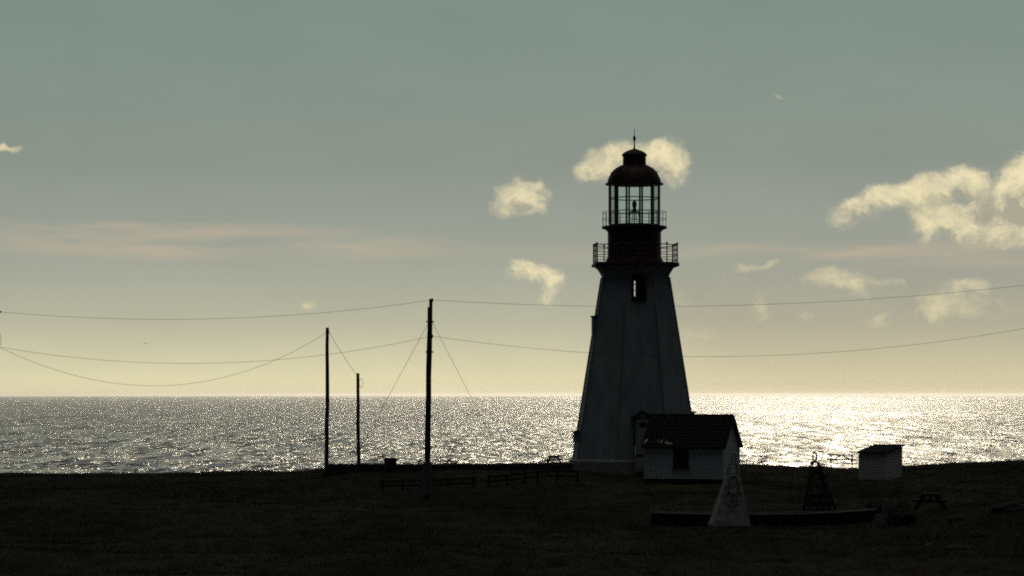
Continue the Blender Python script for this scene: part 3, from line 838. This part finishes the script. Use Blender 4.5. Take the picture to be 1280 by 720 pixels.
def wire(p0, pm, p1, d0, d1, label, r=.0085, n=36, cat='wire', name='overhead_wire'):
    """hangs between two points and passes through the low point pm"""
    a, b = at(*p0, d0), at(*p1, d1)
    f = (pm[0] - p0[0]) / (p1[0] - p0[0]); dm = d0 + (d1 - d0) * f
    m = at(*pm, dm); line = a.z + (b.z - a.z) * f
    k = (line - m.z) / (4 * f * (1 - f))
    pts = []
    for i in range(n + 1):
        t = i / n; p = a.lerp(b, t); p.z -= 4 * k * t * (1 - t); pts.append(p)
    o = MB().tube([p - a for p in pts], r, 6).build(name, M['wire'], None, a)
    return tag(o, label, cat)
# far end of the right-hand span, up the shore beyond the view
eb2 = on(1560, dE, .3)
wire((0.5, 389.8), (200, 399.2), (540, 375), dE, dP, 'upper wire sagging between the far pole and the top of the tallest pole')
wire((540, 375), (800, 383.2), (1562, 314.5), dP, dP + 6, 'upper wire passing in front of the lighthouse from the tallest pole')
wire((-2, 433.5), (250, 454.2), (540, 420), dE, dP, 'lower nearly level wire running to the tallest pole')
wire((540, 420), (850, 445.6), (1562, 341.5), dP, dP + 6, 'lower wire crossing the lighthouse tower at mid height from the tallest pole')
wire((-2, 433.5), (190, 482.2), (408, 416), dE, dQ, 'deeply sagging wire to the slim pole at the wall end')
wire((410.5, 414), (427, 441.5), (446, 469), dQ, dR, 'short slanting wire between the slim pole and the shortest pole', r=.011)
pole_f = thing('utility_pole', eb2, 0, 'utility pole farther along the shore holding the ends of both long wires', 'pole')
MB().tube(wobble((0, 0, 0), loc(pole_f, at(1563, 296, dP + 6)), 8, .02, 9), [.15 - .006 * i for i in range(9)], 12).build('pole_shaft', M['pole'], pole_f)
def guy(p0, p1, d0, d1, label):
    a = at(*p0, d0); x = (p1[0] - 640) * d1 / F; b = Vector((x, d1, g(x, d1) - .05))
    o = MB().tube([Vector(), b - a], .009, 6).build('guy_wire', M['wire'], None, a)
    tag(o, label, 'wire')
guy((536.5, 402), (416.5, 607), dP, 137.0, 'slanting guy wire from the tallest pole down towards the slim pole')
guy((539.5, 401), (643, 600), dP, 139.5, 'slanting guy wire from the tallest pole down towards the lighthouse')

# ------------------------------------------------------------------ low stone wall, block and bin
sw = MB()
dW = 149.0; uW = dW / F
xs = np.arange(405.5, 718, 3.0)
rw = random.Random(5)
tops = [580.3 + rw.uniform(-.45, .45) + 1.0 * sin(x / 40) * .5 for x in xs]
vs = []
for x, t in zip(xs, tops):
    for dy_, py_ in ((0, 599), (0.02, 590), (.05, t + .6), (.15, t), (.55, t + .1), (.7, t + 1), (.75, 599)):
        p = at(x, py_, dW); vs.append((p.x + rw.uniform(-.03, .03), p.y + dy_ + rw.uniform(-.03, .03), p.z + rw.uniform(-.015, .015)))
fs = []
for i in range(len(xs) - 1):
    for k in range(6): fs.append((i * 7 + k, i * 7 + k + 1, i * 7 + 8 + k, i * 7 + 7 + k))
fs.append(tuple(range(7))); fs.append(tuple((len(xs) - 1) * 7 + k for k in range(7)))
tag(sw.add(vs, fs).build('stone_wall', M['wallstone']), 'long low dark stone wall along the bank behind the rail fence', 'wall')
b0 = on(408.5, 147.4, .2)
bl = MB(); bl.loft_rect([(-.22, .22, -.2, .2, 0), (-.22, .22, -.2, .2, .62), (-.19, .19, -.17, .17, .66)])
tag(bl.build('concrete_block', M['wallstone'], None, b0, .2), 'small pale concrete block at the foot of the slim pole', 'block')
b1 = at(488, 595, 147.5)
bn = thing('storage_bin', b1, .1, 'dark squat wooden bin rising above the stone wall', 'bin')
MB().loft_rect([(-.30, .30, -.28, .28, -.2), (-.32, .32, -.3, .3, .86)]).build('body', M['darkwood'], bn)
MB().loft_rect([(-.38, .38, -.35, .35, .862), (-.38, .38, -.35, .35, .95), (-.30, .30, -.28, .28, 1.01)]).build('lid', M['darkwood'], bn)

# ------------------------------------------------------------------ rail fence
fn = thing('rail_fence', on(478, 136.5), 0, 'low dark post and rail fence running across the grass before the stone wall', 'fence')
fpts = []
for px in (478, 503, 528, 560, 592, 611, 634, 656, 672, 697, 722):
    d = 136.5 + (px - 478) * .012
    fpts.append(on(px, d))
for i, p in enumerate(fpts):
    q = p - fn.location
    MB().box(q.x - .06, q.x + .06, q.y - .06, q.y + .06, q.z - .3, q.z + .62 + .05 * sin(i * 3)).build('post', M['darkwood'], fn)
for i in range(len(fpts) - 1):
    if i in (4,): continue
    a, b = fpts[i] - fn.location, fpts[i + 1] - fn.location
    for h in (.52, .27):
        MB().beam(a + Vector((.06, -.08, h + .02 * sin(i * 5))), b + Vector((-.06 + .12, -.08, h + .02 * sin(i * 5 + 5))), .035, .10).build('rail', M['darkwood'], fn)

# ------------------------------------------------------------------ picnic tables
def picnic(p, rot, label, mat, Lt=1.8, sc=1.0):
    t = thing('picnic_table', p, rot, label, 'picnic table')
    # long axis = local y ; ends show the A frame in the x,z plane
    tp = MB()
    for i in range(5): tp.box((-.36 + .148 * i) * sc, (-.36 + .148 * i + .138) * sc, -Lt / 2, Lt / 2, .715 * sc, .755 * sc)
    tp.build('tabletop', mat, t)
    for s in (-1, 1):
        b = MB()
        for i in range(2): b.box((s * .66 - .14 + .145 * i) * sc, (s * .66 - .14 + .145 * i + .135) * sc, -Lt / 2, Lt / 2, .415 * sc, .455 * sc)
        b.build('bench', mat, t)
    for y in (-Lt * .36, Lt * .36):
        for s in (-1, 1):
            MB().beam((s * .26 * sc, y, .715 * sc), (s * .70 * sc, y, -.05), .045, .10, up=(1, 0, 0)).build('leg', mat, t)
        MB().box(-.78 * sc, .78 * sc, y + .03, y + .07, .325 * sc, .413 * sc).build('cross_beam', mat, t)
        MB().box(-.34 * sc, .34 * sc, y + .03, y + .07, .625 * sc, .712 * sc).build('cross_beam', mat, t)
    for s in (-1, 1): MB().beam((0, s * Lt * .33, .37 * sc), (0, s * .06, .70 * sc), .04, .08).build('brace', mat, t)
    return t
p1_ = on(692.3, 240)
picnic((p1_.x, p1_.y, p1_.z + .02), radians(4), 'small distant picnic table seen end on beyond the stone wall', M['redwood'])
p2_ = on(1052, 163); 
picnic((p2_.x, p2_.y, p2_.z + .10), radians(84), 'picnic table seen side on beside the grey shed', M['redwood'], 1.8)
p3_ = on(1163, 124)
picnic((p3_.x, p3_.y, g(p3_.x, p3_.y) + .02), radians(-14), 'dark picnic table seen end on in the near grass by the boulder', M['darkwood'])

# ------------------------------------------------------------------ old boat
dB = 120.0
zb = min(g((px - 640) * dB / F, dB) for px in (840, 900, 960, 1020, 1080))
bo = at(952, 655, dB); zb = bo.z
boat = thing('wooden_boat', (bo.x, dB, zb), radians(2.0), 'long old wooden boat with dark hull and pale gunwales lying on the grass', 'boat')
NS = 25; Lb = 10.0
def stat(t):                                         # t 0 stern .. 1 bow
    half = (.62 + .38 * sin(pi * min(t / .55, 1) / 2)) if t < .55 else max(.02, (1 - ((t - .55) / .45) ** 2.2))
    sheer = .50 + .10 * (2 * (t - .42)) ** 2 + .10 * max(0, t - .8) * 5 * .5
    return half * .85, sheer
secs = []
for i in range(NS):
    t = i / (NS - 1); hb_, sh = stat(t); x = (t - .5) * Lb + .25 * max(0, t - .8) * 0
    row = []
    for k in range(13):
        u = k / 12 * 2 - 1; a = abs(u)
        yy = hb_ * (a ** .55) * (1 if u > 0 else -1) * (1.0)
        zz = sh * (a ** 2.6)
        row.append((x + .25 * t * a ** 2 * (1 if t > .7 else 0) * (t - .7) / .3, yy, zz - .04))
    secs.append(row)
hullb = MB()
vs = [p for r in secs for p in r]
vi = [(x, y * .93, z * .93 + .045) for r in secs for x, y, z in r]
n0 = len(vs); fs = []
for i in range(NS - 1):
    for k in range(12):
        fs.append((i * 13 + k, i * 13 + k + 1, i * 13 + 14 + k, i * 13 + 13 + k))
        fs.append((n0 + i * 13 + k, n0 + i * 13 + 13 + k, n0 + i * 13 + 14 + k, n0 + i * 13 + k + 1))
    for k in (0, 12): fs.append((i * 13 + k, i * 13 + 13 + k, n0 + i * 13 + 13 + k, n0 + i * 13 + k))
for i in (0, NS - 1):
    for k in range(12): fs.append((i * 13 + k, i * 13 + k + 1, n0 + i * 13 + k + 1, n0 + i * 13 + k))
hullb.add(vs + vi, fs, True).build('hull', M['hull'], boat)
for k in (0, 12):
    b = MB()
    pts = [Vector(secs[i][k]) + Vector((0, 0, .02)) for i in range(NS)]
    for i in range(NS - 1): b.beam(pts[i], pts[i + 1], .07, .045)
    b.build('gunwale', M['gunwale'], boat)
tr_ = MB(); tr_.add([secs[0][k] for k in range(13)] + [(secs[0][k][0] - .05, secs[0][k][1], secs[0][k][2]) for k in range(13)], [tuple(range(13)), tuple(range(25, 12, -1))] + [(k, k + 13, k + 14, k + 1) for k in range(12)] + [(12, 25, 13, 0)])
tr_.build('transom', M['hull'], boat)
for t in (.22, .42, .62, .78):
    hb_, sh = stat(t); x = (t - .5) * Lb
    MB().box(x - .12, x + .12, -hb_ * .88, hb_ * .88, sh * .72, sh * .72 + .035).build('thwart', M['wood'], boat)

# ------------------------------------------------------------------ pyramid frames with looped tops
def spire(base, rot, label, hgt, hw, body_mat, clad, lean, cat='frame'):
    t = thing('peaked_frame', base, rot, label, cat)
    top = Vector((lean, 0, hgt))
    zc = hgt * (.70 if clad else .62)                # where the body narrows into the open top
    def corner(i, z):
        sx_, sy_ = ((-1, -1), (1, -1), (1, 1), (-1, 1))[i]
        f = 1 - z / hgt
        flare = f ** 1.15
        return Vector((lean * z / hgt + sx_ * (hw * flare + .06), sy_ * (hw * .8 * flare + .06), z))
    zl = hgt * .86
    for i in range(4):
        MB().tube([corner(i, zl * k / 6) for k in range(7)], [.05, .048, .046, .044, .042, .04, .038], 7).build('leg', body_mat if not clad else M['canvas'], t)
    lp = MB()
    rz = (hgt - zl) / 2
    lp.tube([(lean * .93 + .09 * cos(2 * pi * k / 22), 0, zl + rz + rz * 1.05 * sin(2 * pi * k / 22)) for k in range(22)], .042, 6, closed=True)
    lp.build('top_loop', M['net'] if not clad else M['canvas'], t)
    rg = MB()
    zz = [hgt * f for f in ((.06, .2, .34, .47, .58, .68, .77, .85) if not clad else (.72, .79, .85))]
    for z in zz:
        c = [corner(i, z) for i in range(4)]
        for i in range(4): rg.beam(c[i], c[(i + 1) % 4], .03, .045)
    if not clad:
        for a, b in ((.04, .33), (.33, .58), (.58, .77)):
            for i in range(4):
                rg.beam(corner(i, hgt * a), corner((i + 1) % 4, hgt * b), .025, .035)
                rg.beam(corner((i + 1) % 4, hgt * a), corner(i, hgt * b), .025, .035)
    rg.build('rung', body_mat if not clad else M['canvas'], t)
    if clad:
        cl = MB(); n = 10; vs = []
        r = random.Random(3)
        for k in range(n + 1):
            z = zc * k / n
            for i in range(4):
                c = corner(i, z); vs.append(c + Vector((.05 if c.x > lean * z / hgt else -.05, .05 if c.y > 0 else -.05, 0)) + Vector((r.uniform(-.012, .012), r.uniform(-.012, .012), 0)))
        fs = [(k * 4 + i, k * 4 + (i + 1) % 4, k * 4 + 4 + (i + 1) % 4, k * 4 + 4 + i) for k in range(n) for i in range(4)]
        fs += [(3, 2, 1, 0), tuple(n * 4 + i for i in range(4))]
        cl.add(vs, fs)
        co = cl.build('cladding', M['canvas'], t)
        # dark open weave: an oval ring and knots on the face
        ov_ = MB()
        def face(u, z):
            c0, c1 = corner(0, z), corner(1, z); p = c0.lerp(c1, .5 + u / (c1 - c0).length); p.y -= .062; return p
        ov_.tube([face(.21 * cos(2 * pi * k / 26) * (1.1 - .25 * sin(2 * pi * k / 26)), hgt * .56 + .40 * sin(2 * pi * k / 26)) for k in range(26)], .030, 6, closed=True)
        for u0, z0, u1, z1 in ((-.22, .52, -.30, .40), (.24, .47, .36, .42), (-.1, .40, -.05, .24), (.0, .41, .06, .22), (.14, .42, .16, .28), (-.26, .30, -.14, .27), (-.2, .46, .2, .43)):
            ov_.tube([face(u0, hgt * z0), face((u0 + u1) / 2 + .03, hgt * (z0 + z1) / 2), face(u1, hgt * z1)], .028, 6)
        ov_.build('rope_lacing', M['lacing'], co)
    else:
        nt = MB(); n = 9; vs = []
        for k in range(n + 1):
            z = hgt * .34 * k / n
            for i in range(4): vs.append(corner(i, z) * 1.0 - Vector((0, 0, 0)))
        nt.add([v * 1.0 for v in vs], [(k * 4 + i, k * 4 + (i + 1) % 4, k * 4 + 4 + (i + 1) % 4, k * 4 + 4 + i) for k in range(n) for i in range(4) if (k * 7 + i * 3) % 3 != 0])
        nt.build('netting', M['net'], t)
    return t
uX = 117.5 / F
wb = at(911.5, 656.5, 117.5)
spire((wb.x, wb.y, wb.z), radians(6), 'white pointed frame clad in pale boards with dark lacing in front of the boat', (656.5 - 567) * uX, 20.5 * uX, M['canvas'], True, 6.0 * uX)
db_ = at(1025.5, 645, 122.5)
spire((db_.x, db_.y, db_.z), radians(10), 'dark pointed lattice frame with an open loop at its top behind the boat', (645 - 565.5) * 122.5 / F, 17.5 * 122.5 / F, M['net'], False, -8.0 * 122.5 / F)

# ------------------------------------------------------------------ rocks, slab, brush
def rock(p, size, rot, label, mat, seed, group=None, cuts=9, name='boulder'):
    bm = bmesh.new(); bmesh.ops.create_icosphere(bm, subdivisions=4, radius=1.0)
    r = random.Random(seed)
    pl = []
    for _ in range(cuts):
        n = Vector((r.uniform(-1, 1), r.uniform(-1, 1), r.uniform(-.4, 1))).normalized(); pl.append((n, r.uniform(.55, .85)))
    from mathutils import noise as mn
    off = Vector((seed * 3.1, seed * 1.7, 0))
    for v in bm.verts:
        for n, d in pl:
            e = v.co.dot(n) - d
            if e > 0: v.co -= n * e * .92
        v.co *= 1 + .10 * mn.noise(v.co * 2.3 + off) + .05 * mn.noise(v.co * 6 + off)
        v.co = Vector((v.co.x * size[0], v.co.y * size[1], v.co.z * size[2]))
    me = bpy.data.meshes.new(name); bm.to_mesh(me); bm.free()
    me.materials.append(mat)
    o = bpy.data.objects.new(name, me); COL.objects.link(o)
    o.location = p; o.rotation_euler = (0, 0, rot)
    tag(o, label, 'rock', group)
    return o
def rk(px, py, d, size, rot, label, mat, seed, group=None):
    p = at(px, py, d); return rock((p.x, d, p.z), size, rot, label, mat, seed, group)
rk(1126, 643, 119, (.78, .6, .78), .4, 'big dark wedge shaped boulder beside the leaning slab', M['rock'], 3)
rk(1092, 634, 123, (.42, .4, .42), 1.2, 'smaller rounded boulder just beyond the bow of the boat', M['rock'], 8)
slb = thing('leaning_slab', at(1105, 654, 118.2), 0, 'narrow pale stone slab leaning against the dark wedge boulder', 'slab')
s_ = MB()
us = 118.2 / F
q = [(-4.5, 0), (.5, 0), (6, 17), (9, 26), (6.5, 31), (1.5, 29.5)]
s_.prism([(x * us, z * us) for x, z in q], -.09, .09)
s_.build('slab_face', M['palerock'], slb)
grp = 'low stones scattered in the rough grass at the near right'
descr = ['broad flat stone half sunk in rough grass on the brush bank', 'low rounded stone at the foot of the brush bank', 'long low stone lying nearest the camera in rough grass', 'small pale stone in the dry grass near the brush bank', 'squat dark stone between the picnic table and the brush bank']
for i, (px, py, d, s3, m_) in enumerate(((1258, 641, 117, (.9, .6, .4), 'rock'), (1222, 660, 112, (.45, .4, .22), 'rock'), (1200, 686, 105, (.75, .45, .22), 'rock'), (1160, 668, 109, (.30, .3, .16), 'palerock'), (1196, 646, 117, (.4, .35, .2), 'rock'))):
    x = (px - 640) * d / F
    rock((x, d, g(x, d) + .02), s3, i * 1.3, descr[i], M[m_], 20 + i, grp, name='stone')

# ------------------------------------------------------------------ grass
def blades(name, n, xr, yr, h, wd, mat, lean=.5, mask=None):
    y = np.sqrt(rng.uniform(yr[0] ** 2, yr[1] ** 2, n)) if xr is None else rng.uniform(*yr, n)
    x = rng.uniform(-1, 1, n) * (y * .208 + 1.0) if xr is None else rng.uniform(*xr, n)
    if mask is not None:
        k = mask(x, y); x, y = x[k], y[k]; n = len(x)
    # clumps
    cl = vnoise(x / 1.7, y / 1.1, 31) + .5
    k = rng.random(n) < .25 + .9 * cl; x, y, cl = x[k], y[k], cl[k]; n = len(x)
    z = gz(x, y) - .02
    hh = h * rng.uniform(.45, 1.2, n) * (.55 + .9 * cl)
    a = rng.uniform(0, 2 * pi, n); lx, ly = rng.normal(0, lean, n) * hh, rng.normal(0, lean, n) * hh
    wx, wy = np.cos(a) * wd / 2, np.sin(a) * wd / 2
    P = np.stack([np.stack([x - wx, y - wy, z], -1), np.stack([x + wx, y + wy, z], -1),
                  np.stack([x + wx * .7 + lx * .45, y + wy * .7 + ly * .45, z + hh * .6], -1), np.stack([x - wx * .7 + lx * .45, y - wy * .7 + ly * .45, z + hh * .6], -1),
                  np.stack([x + lx, y + ly, z + hh], -1)], 1).reshape(-1, 3)
    o = np.arange(n)[:, None] * 5
    quads = o + np.array([[0, 1, 2, 3]]); tris = o + np.array([[3, 2, 4]])
    me = bpy.data.meshes.new(name)
    me.vertices.add(len(P)); me.vertices.foreach_set('co', P.ravel())
    li = np.concatenate([quads.ravel(), tris.ravel()]); me.loops.add(len(li)); me.loops.foreach_set('vertex_index', li)
    ls = np.concatenate([np.arange(n) * 4, n * 4 + np.arange(n) * 3]); me.polygons.add(2 * n); me.polygons.foreach_set('loop_start', ls)
    me.update(calc_edges=True); me.materials.append(mat)
    ob = bpy.data.objects.new(name, me); COL.objects.link(ob)
    return ob
gr = blades('grass', 170000, None, (84, 160), .14, .022, M['grass'])
tag(gr, 'short dark tufted grass covering the headland', 'grass', kind='stuff')
dg_ = blades('dry_grass', 16000, None, (96, 124), .30, .016, M['drygrass'], .9, lambda x, y: (np.exp(-((x - 21) / 4.5) ** 2 - ((y - 110) / 7) ** 2) + .05 * (x > 5)) > rng.random(len(x)))
tag(dg_, 'pale dry grass stems on the rough bank in the near corner', 'grass', kind='stuff')

# ------------------------------------------------------------------ gull
gp = at(181.5, 429.5, 170)
gull = thing('gull', gp, radians(30), 'tiny gull flying over the sea between the sagging wires', 'bird')
gb = MB()
gb.lathe([(.004, -.20), (.03, -.17), (.055, -.06), (.05, .05), (.03, .13), (.03, .17), (.012, .21)], 10)
bo_ = gb.build('body', M['bird'], gull)
bo_.rotation_euler = (radians(80), 0, 0)
gull.scale = (.42, .42, .42)
for s in (-1, 1):
    wv = MB()
    wv.add([(s * .03, -.06, .02), (s * .03, .07, .02), (s * .25, .07, .12), (s * .25, -.03, .12), (s * .52, -.06, .06), (s * .03, -.06, .0), (s * .03, .07, .0), (s * .25, .07, .10), (s * .25, -.03, .10)],
           [(0, 1, 2, 3), (3, 2, 4), (8, 7, 6, 5), (4, 7, 8), (0, 3, 8, 5), (1, 6, 7, 2), (2, 7, 4), (3, 4, 8), (0, 5, 6, 1)])
    wv.build('wing', M['bird'], gull)

# ------------------------------------------------------------------ sea air
hm = bpy.data.materials.new('sea_haze'); hm.use_nodes = True
h = NT(hm.node_tree); h.n.clear()
pv = h.node('ShaderNodeVolumePrincipled')
pv.inputs['Color'].default_value = (.93, .93, .92, 1)
pv.inputs['Density'].default_value = HAZE
pv.inputs['Anisotropy'].default_value = .72
h.l.new(pv.outputs[0], h.node('ShaderNodeOutputMaterial').inputs['Volume'])
hz = MB().box(-95000, 95000, -400, 105000, -46.5, 20.0).build('haze', hm); hz['kind'] = 'stuff'

# ------------------------------------------------------------------ repeats named as groups
for o in S.objects:
    if o.parent is None and 'category' in o:
        gname = {'pole': 'utility poles along the shore', 'wire': 'wires strung from the utility poles', 'picnic table': 'picnic tables on the headland', 'frame': 'pointed frames by the old boat'}.get(o['category'])
        if gname: o['group'] = gname
